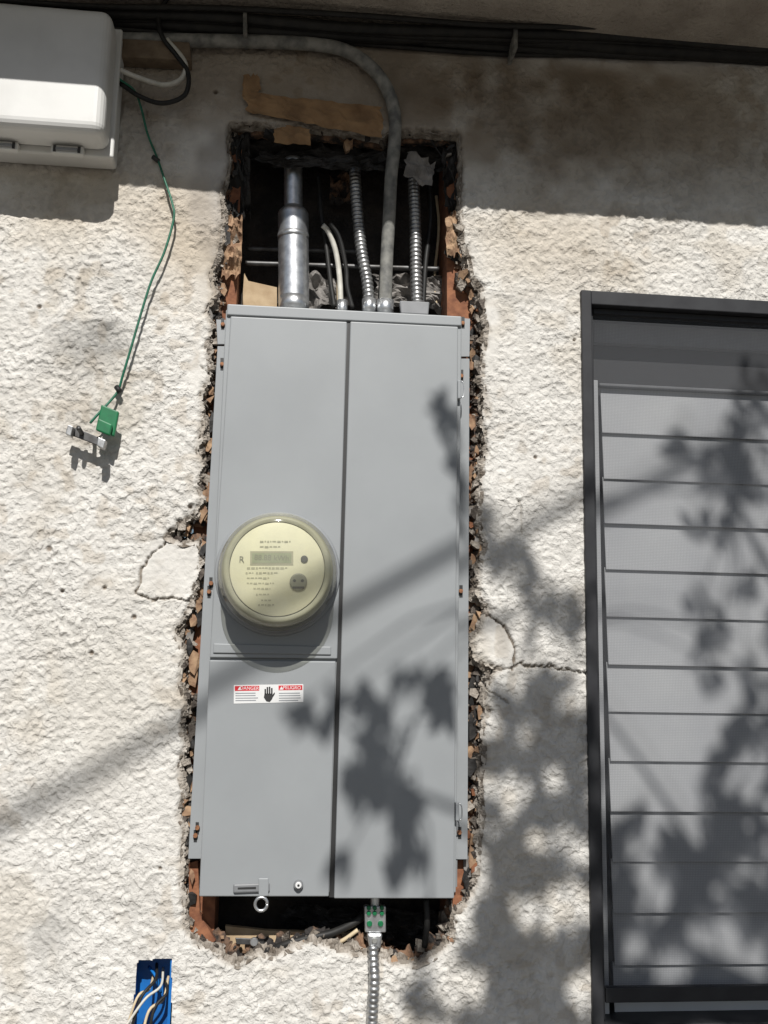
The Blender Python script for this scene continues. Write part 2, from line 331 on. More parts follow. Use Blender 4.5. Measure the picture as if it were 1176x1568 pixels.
house=[wall]
house+=[box("wall_west",-4,GX0+0.004,0.002,0.03,0,SOF,stucco_far),
 box("wall_base",GX0+0.004,WX1,0.003,0.03,0,GZ0+0.004,stucco_far),
 box("wall_east",WX1,5,0.002,0.03,0,SOF,stucco_far),
 box("wall_above_window",GX1-0.004,WX1,0.002,0.03,WZ1,SOF,stucco_far)]
tanE=math.tan(math.radians(44))
zsh=P(600,290).z; E=(SOF-zsh)/tanE
house+=[box("soffit",-4,5,-E,0.03,SOF,SOF+0.02,soffit_m),
 box("fascia",-4,5,-E-0.025,-E-0.0005,SOF,SOF+0.16,pine,bevel=0.003)]
vs=[(-4.1,-E-0.06,SOF+0.161),(5.1,-E-0.06,SOF+0.161),(5.1,4,SOF+1.9),(-4.1,4,SOF+1.9)]
vs+=[(a,b,c+0.05) for a,b,c in vs]
house.append(fixn(mk("roof",vs,[(0,1,2,3),(4,5,6,7),(0,1,5,4),(1,2,6,5),(2,3,7,6),(3,0,4,7)],roofm)))
house+=[box("side_wall_west",-4,-3.95,0.04,6,0,SOF,stucco_far),box("side_wall_east",4.95,5,0.04,6,0,SOF,stucco_far)]

ZTOP=P(500,300).z
def rim(name,poly,rows,m,seed,sgn):
    n=len(poly); vs=[];fs=[]
    for r,(y,off,var) in enumerate(rows):
        for i,(x,z) in enumerate(poly):
            a=poly[i-2]; b=poly[(i+2)%n]; tx,tz=b[0]-a[0],b[1]-a[1]; l=math.hypot(tx,tz)+1e-9
            k=0.35 if z>ZTOP else 1.0
            o=off*k+var*k*(mnoise.noise(Vector((x*70,seed+r*0.35,z*70)))*1.3+0.8*mnoise.noise(Vector((x*210,seed+r,z*210))))
            vs.append((x-sgn*tz/l*o,y+0.004*mnoise.noise(Vector((x*150,r*3,z*150))),z+sgn*tx/l*o))
    for r in range(len(rows)-1):
        for i in range(n):
            j=(i+1)%n; fs.append((r*n+i,r*n+j,(r+1)*n+j,(r+1)*n+i))
    return mk(name,vs,fs,m)
area=sum(hr[i-1][0]*hr[i][1]-hr[i][0]*hr[i-1][1] for i in range(len(hr)))
S=1 if area>0 else -1
rp=resample(hw,0.003)
house.append(rim("broken_stucco_edge",rp,[(0.0015,-0.006,0.001),(0.005,-0.001,0.003),(0.009,0.003,0.005),(0.014,0.002,0.006),(0.019,0.006,0.007),(0.026,0.001,0.004)],mortar,1,S))
house.append(rim("torn_building_paper",rp,[(0.024,-0.004,0.001),(0.024,0.007,0.009),(0.027,0.014,0.012),(0.034,0.011,0.010),(0.045,0.004,0.003)],paper_mix,5,S))

cv_=[];cf_=[];ci_=[]
def chunk(c,s,mi):
    base=len(cv_); k=random.choice([3,4,4,5]); ang=random.random()*6.28
    el=random.uniform(0.45,1.0); rot=random.gauss(1.57,0.6); tx=random.uniform(-.5,.5); tz=random.uniform(-.5,.5)
    for yy,sc in ((-0.45,random.uniform(.75,1)),(0.5,random.uniform(.8,1.1))):
        for i in range(k):
            a=ang+2*math.pi*i/k+random.uniform(-.3,.3); rr=s*sc*random.uniform(0.7,1.2)
            p,q=rr*math.cos(a),rr*el*math.sin(a)
            X_=p*math.cos(rot)-q*math.sin(rot); Z_=p*math.sin(rot)+q*math.cos(rot)
            cv_.append((c[0]+X_,c[1]+yy*s*0.9+X_*tx+Z_*tz,c[2]+Z_))
    cf_.append(tuple(base+i for i in range(k))); ci_.append(mi)
    for i in range(k):
        j=(i+1)%k; cf_.append((base+i,base+j,base+k+j,base+k+i)); ci_.append(mi)
hp=resample(hw,0.006)
for i,(x,z) in enumerate(hp):
    a=hp[i-1]; b=hp[(i+1)%len(hp)]; tx,tz=b[0]-a[0],b[1]-a[1]; l=math.hypot(tx,tz)+1e-9
    u,v=proj(Vector((x,0,z)))
    dens=0.66
    if v<330: dens=0.10
    if v>1420: dens=0.25
    for q_ in range(2):
        if random.random()<dens:
            o=S*random.uniform(-0.001,0.016); y=0.008+abs(o)*0.9+random.uniform(-0.003,0.008)
            w=[0.42,0.32,0.15,0.08,0.03]
            if v<330: w=[0.15,0.3,0.1,0.45,0.0]
            mi=random.choices([0,1,2,3,4],w)[0]
            chunk((x-tz/l*o,y,z+tx/l*o),0.0022+0.0115*random.random()**2,mi)
house.append(mk("broken_stucco_fragments",cv_,cf_,mortar,mats=[mortar,mortar_dk,paper_brown,paper_black,redwood],midx=ci_))
fv=[];ff=[];fi=[]
for i in range(210):
    x,z=random.choice(hp); u,v=proj(Vector((x,0,z)))
    if v<320 or v>1400: continue
    dirx=1 if x<P(515,900).x else -1
    c=Vector((x+dirx*random.uniform(0.002,0.018),random.uniform(0.008,0.03),z)); n=random.randint(5,8); b=len(fv)
    s=random.uniform(0.005,0.019); a0=random.random()*6; tl=random.uniform(-.6,.6)
    for k in range(n):
        a=a0+2*math.pi*k/n; xx=s*0.5*math.cos(a)*random.uniform(.5,1.3); fv.append(c+Vector((xx,xx*tl+random.uniform(-.003,.003),s*math.sin(a)*random.uniform(.6,1.3))))
    ff.append(tuple(range(b,b+n))); fi.append(random.choices([0,1,2],[0.45,0.15,0.4])[0])
house.append(mk("torn_paper_flakes",fv,ff,paper_brown,mats=[paper_brown,paper_grey,paper_black],midx=fi))

cl=P(276,1500).x; crr=P(800,100).x
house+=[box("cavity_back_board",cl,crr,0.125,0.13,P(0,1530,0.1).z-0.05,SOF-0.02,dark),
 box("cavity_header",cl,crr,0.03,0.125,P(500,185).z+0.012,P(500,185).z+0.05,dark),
 box("cavity_sill",cl,crr,0.03,0.125,P(500,1490).z-0.05,P(500,1490).z-0.005,redwood)]
house+=[prism("stud_west",[(320,180),(372,180),(325,1500),(270,1500)],0.032,0.12,redwood,ymeas=0.03),
 prism("stud_east",[(684,180),(760,180),(760,1500),(688,1500)],0.032,0.12,redwood,ymeas=0.03)]
house+=[prism("plywood_scrap",[(374,418),(380,430),(424,440),(424,475),(370,475)],0.075,0.08,pine),
 prism("wood_block_corner",[(176,58),(290,64),(292,92),(178,86)],-0.03,-0.002,oldwood,bevel=0.002),
 prism("blocking_low",[(330,1425),(340,1430),(342,1462),(330,1450)],0.04,0.06,pine),
 prism("sheathing_low",[(345,1418),(410,1425),(560,1430),(560,1480),(350,1480)],0.045,0.055,pine),
 prism("redwood_low_west",[(289,1322),(303,1318),(306,1400),(330,1440),(318,1450),(290,1430)],0.016,0.04,redwood),
 prism("redwood_low_east",[(697,1318),(716,1316),(712,1372),(692,1404)],0.016,0.04,redwood)]
house+=[sheet("tar_paper_flap",[(372,196),(700,205),(700,262),(380,250)],0.06,paper_black,0.02,26,1),
 sheet("tar_paper_flap_2",[(412,246),(590,236),(588,262),(420,258)],0.025,paper_black,0.012,20,4,rag=0.3),
 sheet("paper_scrap_grey",[(622,232),(668,248),(660,286),(618,272)],0.015,paper_grey,0.010,10,2,rag=0.3),
 sheet("tar_paper_side",[(352,200),(382,205),(384,330),(350,330)],0.03,paper_black,0.02,16,3,rag=0.2),
 sheet("tar_paper_side_2",[(676,215),(704,212),(704,330),(680,320)],0.03,paper_black,0.02,16,8,rag=0.2),
 sheet("paper_torn_east",[(682,335),(704,325),(706,395),(684,392)],0.014,paper_brown,0.012,12,6,rag=0.3),
 sheet("paper_torn_west",[(346,330),(372,335),(368,420),(338,430)],0.018,paper_brown,0.014,14,7,rag=0.3),
 sheet("paper_lower",[(430,1385),(690,1395),(690,1480),(435,1420)],0.085,paper_black,0.03,30,11),
 sheet("insulation_scrap",[(470,420),(520,425),(520,470),(470,470)],0.07,paper_grey,0.02,14,13,rag=0.3),
 sheet("insulation_scrap_2",[(570,420),(690,425),(690,475),(570,470)],0.09,paper_grey,0.02,18,14,rag=0.3),
 sheet("insulation_scrap_3",[(505,270),(540,267),(535,315),(505,310)],0.10,paper_mix,0.02,14,15,rag=0.3)]
house+=[sheet("brown_paper_strip",[(370,140),(585,165),(585,212),(380,172)],-0.006,cardboard,0.005,26,21,rag=0.06),
 sheet("brown_paper_strip_low",[(420,190),(474,198),(476,222),(420,218)],0.004,cardboard,0.006,12,22,rag=0.12),
 sheet("brown_paper_corner",[(372,118),(395,112),(400,140),(372,150)],-0.005,cardboard,0.004,10,23,rag=0.3)]

# ---------------------------------------------------------------- window
fw=0.017
wk=[box("frame_west",WX0,WX0+fw,-0.008,0.05,WZ0,WZ1,darkal,0.0015),
 box("frame_east",WX1-fw,WX1,-0.008,0.05,WZ0,WZ1,darkal,0.0015),
 box("frame_head",WX0+fw,WX1-fw,-0.0075,0.05,WZ1-0.024,WZ1,darkal,0.0015),
 box("frame_sill",WX0+fw,WX1-fw,-0.0075,0.05,WZ0,WZ0+0.03,darkal,0.0015),
 box("screen_frame_west",WX0+fw+0.001,WX0+fw+0.007,0.008,0.02,WZ0+0.031,WZ1-0.025,darkal,0.001),
 box("screen_frame_head",WX0+fw+0.008,WX1-fw-0.002,0.008,0.02,WZ1-0.034,WZ1-0.0245,darkal,0.001),
 box("screen_frame_sill",WX0+fw+0.008,WX1-fw-0.002,0.008,0.02,P(1000,1535,0.008).z,P(1000,1512,0.008).z,darkal,0.001)]
sx1=WX1-fw
yl=[597,663,733,801,871,943,1016,1088,1163,1240,1317,1395,1475,1560]
zs=[P(1000,v+2,0.042).z for v in yl]
for i in range(len(zs)-1):
    zt,zb=zs[i],zs[i+1]
    x0=P(920+i*1.6,yl[i],0.045).x+0.0012*(i%2)
    dy=0.0008*math.sin(i*2.3)
    vs=[(x0,0.0475+dy,zt+0.003),(sx1,0.0475+dy,zt+0.003),(sx1,0.0415+dy,zb-0.001),(x0,0.0415+dy,zb-0.001),
        (x0,0.0505+dy,zt+0.003),(sx1,0.0505+dy,zt+0.003),(sx1,0.0445+dy,zb-0.001),(x0,0.0445+dy,zb-0.001)]
    wk.append(fixn(mk("slat_%d"%(i+1),vs,[(0,1,2,3),(4,5,6,7),(0,1,5,4),(1,2,6,5),(2,3,7,6),(3,0,4,7)],slatm,bevel=0.0008)))
wk+=[box("slat_head_rail",P(917,590,0.04).x,sx1,0.036,0.052,zs[0]+0.0035,zs[0]+0.008,greyal,0.001),
 box("slat_side_channel",P(911,800,0.036).x,P(919,800,0.036).x,0.034,0.0405,WZ0+0.03,zs[0]+0.012,slatm,0.001),
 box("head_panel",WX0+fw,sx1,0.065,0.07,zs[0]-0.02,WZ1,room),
 box("head_strip",P(908,510,0.05).x,sx1,0.045,0.06,P(1000,530,0.05).z,P(1000,500,0.05).z,greyal,0.001),
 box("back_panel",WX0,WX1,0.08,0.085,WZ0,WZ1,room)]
wk.append(mk("insect_screen",[(WX0+fw+0.006,0.013,P(1000,1520,0.013).z),(WX1-fw,0.013,P(1000,1520,0.013).z),(WX1-fw,0.013,WZ1-0.03),(WX0+fw+0.006,0.013,WZ1-0.03)],[(0,1,2,3)],screenm))
win=group("window",wk)
hs=group("stucco_house",house); win.parent=hs

# ---------------------------------------------------------------- electrical panel
pk=[prism("back_box",[(350,476),(705,490),(700,1358),(310,1356)],0.0,0.11,panel_in,ymeas=0.0),
 prism("flange_west",[(331,489),(356,490),(352,527),(333,527)],-0.003,0.0,panel_grey,bevel=0.0006),
 prism("flange_west_long",[(333,530),(356,530),(314,1315),(288,1315)],-0.002,0.001,panel_grey,bevel=0.0006),
 prism("flange_east",[(698,486),(720,488),(719,546),(698,546)],-0.003,0.0,panel_grey,bevel=0.0006),
 prism("flange_east_long",[(698,549),(719,549),(716,1316),(692,1316)],-0.002,0.001,panel_grey,bevel=0.0006),
 prism("cover_shell",[(346,474),(707,492),(698,1367),(305,1366)],-0.0235,-0.0035,panel_grey,bevel=0.0015),
 prism("top_cap",[(348,465),(707,484),(707,499),(347,482)],-0.0285,0.0,panel_grey,bevel=0.002,segs=3),
 prism("upper_cover",[(353,484),(531.5,492.5),(516.5,1009),(321,1007)],-0.0295,-0.024,panel_grey,bevel=0.0018,segs=3),
 prism("lower_cover",[(320.5,1010.5),(514.5,1012.5),(503.5,1373),(305,1373)],-0.0300,-0.024,panel_grey,bevel=0.0018,segs=3),
 prism("door",[(536.5,492),(701.5,500),(695.5,1376),(511.5,1376)],-0.0305,-0.024,panel_grey,bevel=0.0018,segs=3),
 prism("pressed_ledge",[(327,985),(507,990),(507,1003),(326,1000)],-0.032,-0.029,panel_grey,bevel=0.0025,segs=3),
 prism("seam_shade_strip",[(531.8,493),(536.2,493),(511.2,1374),(504,1374)],-0.0245,-0.0236,inkm)]  # last part: ink-dark strip painting in the shade of the gap between covers
for u,v in [(341,496),(340,557),(323,893),(320,906),(302,1268),(299,1280),(709,494),(707,575),(706,905),(704,1275)]:
    pk.append(disc("slot_screw",u,v,-0.0075,0.0034,0.005,rust,10))
    pk.append(prism("slot",[(u-2.5,v-9),(u+2.5,v-9),(u+2.5,v+9),(u-2.5,v+9)],-0.0032,-0.003,inkm))
for v in (596,1243):
    u=703 if v<700 else 700
    pk+=[prism("door_latch",[(u-2,v-14),(u+3,v-14),(u+3,v+14),(u-2,v+14)],-0.034,-0.004,panel_grey,bevel=0.001),
         tube("latch_wire",[P(u+3,v-13,-0.03),P(u+7,v-8,-0.03),P(u+7,v+10,-0.03),P(u+3,v+13,-0.03)],0.0009,zinc,seg=6)]
pk+=[prism("hasp_plate",[(357,1354),(413,1352),(413,1366),(357,1368)],-0.0345,-0.0302,greyal,bevel=0.0025),
 prism("hasp_slot",[(364,1359),(392,1358),(392,1361.5),(364,1362)],-0.0348,-0.0346,inkm),
 prism("hasp_tab",[(396,1345),(411,1345),(411,1372),(396,1373)],-0.0365,-0.0346,panel_grey,bevel=0.001),
 disc("captive_screw",457,1356,-0.036,0.0068,0.007,greyal,24),disc("captive_screw_head",457,1356,-0.0395,0.0045,0.0035,labw,16),disc("captive_screw_slot",457,1356,-0.0400,0.0018,0.0006,inkm,8)]
c=P(400,1383,-0.034); ring=[c+Vector((0.0085*math.cos(a),0,0.009*math.sin(a)-0.001)) for a in np.linspace(0,2*math.pi,17)]
pk.append(tube("hasp_ring",ring,0.0022,zinc,seg=8,step=0.002))
yl_=-0.0303
lab=[prism("label_plate",[(358,1049),(464.5,1047.5),(464.5,1075),(358,1077.5)],yl_-0.0002,yl_,labw),
 prism("label_red_west",[(359.5,1050.5),(397,1050),(397,1057.5),(359.5,1058)],yl_-0.0004,yl_-0.00022,labr),
 prism("label_red_east",[(426.5,1049.7),(463,1049.2),(463,1056.5),(426.5,1057)],yl_-0.0004,yl_-0.00022,labr)]
for k in range(4):
    v=1061+k*3.7
    for a,b in ((360.5,396-random.random()*6),(427,462-random.random()*6)):
        lab.append(prism("label_text_line",[(a,v),(b,v-.4),(b,v+1.0),(a,v+1.3)],yl_-0.0004,yl_-0.00022,labi))
def text(s,u,v,y,size,m,name="label_text"):
    cu=bpy.data.curves.new(name,'FONT'); cu.body=s; cu.size=size; cu.align_x='CENTER'; cu.align_y='CENTER'; cu.materials.append(m)
    ob=bpy.data.objects.new(name,cu); scene.collection.objects.link(ob); ob.location=P(u,v,y); ob.rotation_euler=(math.radians(90),0,0); return ob
lab+=[text("DANGER",382,1054,yl_-0.0006,0.0068,labw),text("PELIGRO",447,1053.2,yl_-0.0006,0.0068,labw)]
lab+=[prism("label_triangle",[(367,1051.3),(370,1056.5),(364,1056.5)],yl_-0.0006,yl_-0.0005,labw),prism("label_triangle",[(431,1050.8),(434,1056),(428,1056)],yl_-0.0006,yl_-0.0005,labw)]
lab+=[prism("hand_palm",[(405,1062),(417,1062),(417,1070),(413,1075),(408,1074),(404,1068)],yl_-0.0005,yl_-0.00022,inkm)]
for i,(a,t) in enumerate([(405,1055),(408.3,1052),(411.6,1051.5),(415,1053.5)]):
    lab.append(prism("hand_finger",[(a,t),(a+2.4,t),(a+2.4,1063),(a,1063)],yl_-0.0005,yl_-0.00022,inkm))
lab.append(prism("hand_thumb",[(417,1064),(420.5,1060),(421,1062.5),(417,1069)],yl_-0.0005,yl_-0.00022,inkm))
pk.append(group("warning_label",lab))
for (u,v,r) in [(450,462,0.0275),(565,464,0.013),(590,466,0.016),(640,468,0.013),(524,466,0.010)]:
    c=P(u,v,0.045)
    pk.append(tube("conduit_connector",[c+Vector((0,0,-0.02)),c+Vector((0,0,0.006))],r*0.9,zinc,seg=16,step=0.01))
pk.append(prism("knockout_plate",[(612,460),(658,462),(656,482),(614,480)],0.02,0.03,greyal,bevel=0.002))
MC=P(425,875,-0.06); mc=(MC.x,MC.z)
pk.append(lathe("meter_collar",mc,[(0.0935,-0.0285),(0.0925,-0.033),(0.0895,-0.036),(0.086,-0.036)],panel_grey))
group("electrical_panel",pk)

# ---------------------------------------------------------------- meter
mk_=[lathe("meter_base_ring",mc,[(0.0875,-0.034),(0.0885,-0.040),(0.0885,-0.047),(0.086,-0.050)],greyal),
 lathe("meter_glass_cover",mc,[(0.0855,-0.0505),(0.0865,-0.054),(0.0840,-0.057),(0.0835,-0.082),(0.0825,-0.092),(0.079,-0.100),(0.073,-0.1045),(0.060,-0.1065),(0.035,-0.1075),(0.0001,-0.108)],meterglass,seg=96),
 lathe("meter_inner_body",mc,[(0.0815,-0.0508),(0.0805,-0.072),(0.0765,-0.0765),(0.0725,-0.0905)],meterin),
 lathe("meter_dial_plate",mc,[(0.0675,-0.0907),(0.0675,-0.0932),(0.0665,-0.0937)],creamp),
 lathe("meter_dial_ring",mc,[(0.0765,-0.084),(0.0765,-0.0945),(0.0725,-0.0957),(0.0685,-0.0942)],meterin)]
import bmesh
for ob in (mk_[1],mk_[4]):
    bm=bmesh.new(); bm.from_mesh(ob.data)
    bmesh.ops.delete(bm,geom=[f for f in bm.faces if len(f.verts)>8],context='FACES_ONLY'); bm.to_mesh(ob.data); bm.free()
yd=-0.0939
def rect(n,u0,v0,u1,v1,m,dy=0.0,th=0.0006): return prism(n,[(u0,v0),(u1,v0),(u1,v1),(u0,v1)],yd-th+dy,yd+dy+0.0001,m)
mk_+=[rect("lcd_bezel",383,844,449,865,inkf),rect("lcd_screen",386,847,446,862,lcd,-0.0007,0.0004)]
mk_+=[disc("optical_port",466,856,yd-0.002,0.0052,0.002,inkm),disc("reset_button",457,891,yd-0.003,0.0125,0.003,inkg,24),
  disc("reset_dot",451,889,yd-0.0036,0.0022,0.0008,inkm,10),disc("reset_dot",463,889,yd-0.0036,0.0022,0.0008,inkm,10),rect("reset_bar",448,898,466,901,inkm,-0.003,0.0006)]
for (u0,u1,v) in [(398,445,828),(398,430,836),(378,440,868.5),(376,388,876),(392,425,876),(378,412,884),(378,420,892),(388,414,900),(392,412,909),(400,416,918),(395,420,925)]:
    u=u0
    while u<u1:
        w=random.uniform(2,6); mk_.append(rect("dial_print",u,v,min(u+w,u1),v+random.choice([2.0,3.0]),inkf,0,0.0004)); u+=w+1.6
mk_.append(text("R",370,857,yd-0.001,0.013,inkg,"dial_letter")); mk_.append(text("88.88 kWh",416,854.5,yd-0.0016,0.011,inkg,"lcd_digits"))
for u in (406,432): mk_.append(disc("base_rivet",u,968,-0.034,0.003,0.003,inkm,10))
group("electricity_meter",mk_)

# ---------------------------------------------------------------- service box (upper left)
b1=P(158,205,-0.10); top=P(100,10,-0.10).z; ux0=P(-120,100,-0.1).x
uk=[box("box_lid",ux0,b1.x,-0.105,-0.042,b1.z,top,boxp,bevel=0.016,segs=5),
 box("box_body",ux0-0.002,b1.x+0.004,-0.040,-0.002,b1.z-0.006,top+0.004,boxp,bevel=0.006,segs=3),
 box("box_lip",ux0-0.003,b1.x+0.0065,-0.050,-0.041,b1.z-0.009,top+0.006,boxp,bevel=0.003,segs=3)]
for u in (5,105):
    a=P(u-24,228,-0.05); b=P(u+24,248,-0.05)
    uk+=[box("hinge_latch",a.x,b.x,-0.062,-0.0505,b1.z-0.014,b1.z-0.001,boxp,bevel=0.002),
         box("latch_pin",a.x+0.008,b.x-0.008,-0.066,-0.0625,b1.z-0.011,b1.z-0.006,greyal,bevel=0.001),
         box("latch_gap",a.x+0.004,a.x+0.008,-0.0640,-0.0625,b1.z-0.013,b1.z-0.003,inkm),
         box("latch_gap",b.x-0.008,b.x-0.004,-0.0640,-0.0625,b1.z-0.013,b1.z-0.003,inkm)]
group("telephone_junction_box",uk)

# ---------------------------------------------------------------- conduits and cables
def PP(l): return [P(a,b,c) for a,b,c in l]
tube("service_conduit",PP([(180,60,-0.02),(290,62,-0.018),(400,64,-0.018),(480,68,-0.018),(530,78,-0.018),(568,103,-0.017),(592,135,-0.013),(604,175,-0.004),(604,220,0.006),(599,270,0.018),(596,330,0.032),(592,400,0.042),(590,470,0.045)]),0.0108,condm,seg=20)
e=[tube("upper_pipe",PP([(449,245,0.05),(449,335,0.05)]),0.0155,zinc,seg=28),
   tube("lower_pipe",PP([(449,318,0.05),(450,470,0.05)]),0.0255,zinc,seg=32,rf=lambda s,t:0.0255 if s>0.010 else 0.0165+0.009*s/0.010),
   tube("pipe_band",PP([(449,360,0.05),(449,368,0.05)]),0.0262,zinc,seg=32)]
group("metal_conduit",e)
flex("flexible_conduit",PP([(543,255,0.06),(546,310,0.052),(553,380,0.045),(562,430,0.045),(566,470,0.045)]),0.0102)
flex("flexible_conduit.001",PP([(633,275,0.055),(636,350,0.045),(637,420,0.045),(639,468,0.045)]),0.0104)
flex("flexible_conduit.002",PP([(571,1448,0.0),(572,1475,-0.006),(573,1500,-0.012),(571,1540,-0.012),(569,1580,-0.01),(566,1700,-0.008)]),0.0085)
tube("support_rod",PP([(376,403,0.07),(672,412,0.07)]),0.0042,rodm,seg=12)
tube("support_rod.001",PP([(378,381,0.09),(560,386,0.09)]),0.0038,rodm,seg=12)
tube("white_cable",PP([(494,345,0.04),(503,355,0.045),(514,385,0.05),(520,425,0.05),(522,470,0.045)]),0.0046,whitep)
tube("tan_cable",PP([(512,380,0.05),(519,410,0.055),(518,440,0.055),(519,470,0.05)]),0.003,tanp)
tube("black_cable",PP([(506,342,0.035),(520,365,0.04),(530,410,0.045),(532,440,0.045),(540,472,0.045)]),0.0036,blackp)
tube("black_cable.001",PP([(487,270,0.08),(492,330,0.07),(500,380,0.06),(506,430,0.055),(512,470,0.05)]),0.004,blackp)
tube("black_cable.002",PP([(655,260,0.07),(660,330,0.06),(652,400,0.05),(648,470,0.045)]),0.004,blackp)
tube("white_cable.001",PP([(668,300,0.10),(672,350,0.10),(665,430,0.09),(668,468,0.09)]),0.0025,tanp)
tube("thin_wire",PP([(660,215,0.0),(690,262,-0.004),(700,300,0.0)]),0.001,blackp,seg=6)
tube("thin_wire.001",PP([(372,205,0.0),(362,240,-0.003),(380,290,0.01)]),0.001,blackp,seg=6)
eb=[]
for (v0,v1,r,y) in [(38,90,0.011,-0.016),(24,76,0.009,-0.034),(46,98,0.007,-0.010),(10,60,0.0045,-0.052),(54,104,0.004,-0.006),(30,84,0.008,-0.024)]:
    pts=[]
    for k in range(9):
        t=k/8; pts.append(P(-300+1700*t,v0-25+(v1-v0+30)*t+4*math.sin(t*17+v0),y))
    eb.append(tube("bundle_strand",pts,r,blackp,seg=10,step=0.01))
for u,v in [(375,30),(790,55)]:
    eb.append(prism("cable_clip",[(u-3,v-14),(u+3,v-14),(u+3,v+18),(u-3,v+18)],-0.047,-0.0,condm,bevel=0.001))
group("eave_cable_bundle",eb)
tube("black_loop_cable",PP([(268,-20,-0.04),(244,20,-0.035),(248,55,-0.035),(270,85,-0.03),(288,112,-0.03),(283,145,-0.03),(250,158,-0.03),(215,148,-0.03),(180,125,-0.03)]),0.0038,blackp)
tube("white_loop_cable",PP([(255,60,-0.03),(283,95,-0.028),(278,120,-0.028),(252,130,-0.03),(215,120,-0.035),(178,105,-0.04)]),0.0040,whitep)
gw=[tube("wire",PP([(178,118,-0.04),(205,138,-0.03),(216,165,-0.02),(226,205,-0.012),(240,240,-0.006),(252,275,-0.010),(264,312,-0.016),(266,335,-0.018),(252,385,-0.018),(232,430,-0.018),(216,480,-0.018),(200,535,-0.018),(188,575,-0.014),(181,598,-0.010),(168,615,-0.02),(152,632,-0.028),(138,648,-0.03)]),0.0019,greenp,seg=8),
 tube("wire_knot",PP([(178,592,-0.012),(184,600,-0.014)]),0.0042,blackp,seg=8),tube("wire_staple",PP([(234,240,-0.006),(243,247,-0.006)]),0.004,inkm,seg=8)]
group("green_ground_wire",gw)
ck=[prism("tag",[(155,619),(182,630),(175,668),(146,658)],-0.034,-0.026,greent,bevel=0.002),
 prism("tag_fold",[(150,640),(172,650),(168,667),(146,658)],-0.042,-0.0345,greent,bevel=0.002),
 prism("clamp_plate",[(104,650),(163,674),(160,686),(100,663)],-0.030,-0.027,rodm,bevel=0.001),
 prism("clamp_jaw",[(104,650),(112,653),(108,668),(100,664)],-0.046,-0.0305,flexm,bevel=0.001),
 prism("clamp_jaw",[(150,669),(162,674),(158,687),(148,682)],-0.046,-0.0305,flexm,bevel=0.001),
 tube("clamp_bolt",PP([(120,655,-0.05),(128,668,-0.020)]),0.0035,rodm,seg=8),
 tube("clamp_stem",PP([(140,668,-0.028),(146,676,0.0)]),0.003,flexm,seg=8)]
group("ground_clamp",ck)

# ---------------------------------------------------------------- grounding lug below the panel
lk=[prism("lug_body",[(558,1388),(591,1388),(591,1428),(559,1428)],0.0,0.015,zinc,bevel=0.0015),
 prism("cable_clamp",[(562,1430),(586,1430),(583,1453),(566,1453)],-0.004,0.014,zinc,bevel=0.003),
 tube("lug_stem",PP([(574,1360,0.01),(574,1392,0.008)]),0.007,zinc)]
for v in (1391,1399):
    for u in (565,574,585): lk.append(disc("green_screw",u,v,-0.004,0.0032,0.005,greent,10))
for u in (566,583): lk.append(disc("lug_screw",u,1415,-0.004,0.004,0.005,greent,12))
lk.append(disc("clamp_screw",574,1441,-0.009,0.004,0.006,brassm,12))
group("grounding_lug",lk)
tube("black_cable.003",PP([(405,1460,0.03),(435,1447,0.02),(470,1437,0.02),(510,1428,0.02),(550,1408,0.02),(560,1395,0.03)]),0.0055,blackp)
tube("black_cable.004",PP([(652,1378,0.02),(654,1410,0.015),(650,1450,0.02)]),0.0045,blackp)
tube("tan_cable.001",PP([(500,1452,0.03),(525,1440,0.02),(548,1424,0.02)]),0.003,tanp)
bk=[prism("strap",[(360,1436),(405,1438),(403,1448),(362,1446)],0.02,0.022,rodm,bevel=0.001),disc("washer",389,1443,0.012,0.006,0.005,zinc,16)]
group("metal_strap",bk)

# ---------------------------------------------------------------- blue outlet box, lower left
a,b,c,d=bx
xl=min(a.x,d.x); xr=b.x; zt=max(a.z,b.z); zb=c.z
kk=[box("box_back",xl-.002,xr+.002,0.040,0.042,zb,zt,bluep),box("box_left",xl-.003,xl+0.001,0.004,0.040,zb,zt,bluep),
 box("box_right",xr-0.002,xr+0.002,0.004,0.040,zb,zt,bluep),box("box_top",xl,xr,0.004,0.040,zt-0.002,zt+0.002,bluep)]
group("blue_outlet_box",kk)
for i,(l,m_,r) in enumerate([([(240,1476,0.035),(238,1500,0.0),(215,1530,-0.02),(195,1600,-0.02)],blackp,0.0022),
 ([(250,1482,0.035),(246,1510,0.0),(222,1530,-0.02),(190,1575,-0.03)],whitep,0.0018),
 ([(258,1495,0.035),(250,1530,0.01),(228,1548,-0.01),(215,1600,-0.02)],tanp,0.002),
 ([(236,1490,0.035),(228,1515,0.0),(210,1528,-0.02),(186,1600,-0.02)],tanp,0.0018),
 ([(252,1500,0.035),(256,1520,0.01),(236,1545,-0.005),(226,1600,-0.01)],blackp,0.0022),
 ([(228,1480,0.03),(240,1498,0.01),(246,1520,0.02)],bluep,0.002)]):
    tube("box_wire" if i==0 else "box_wire.%03d"%i,PP(l),r,m_,seg=8)

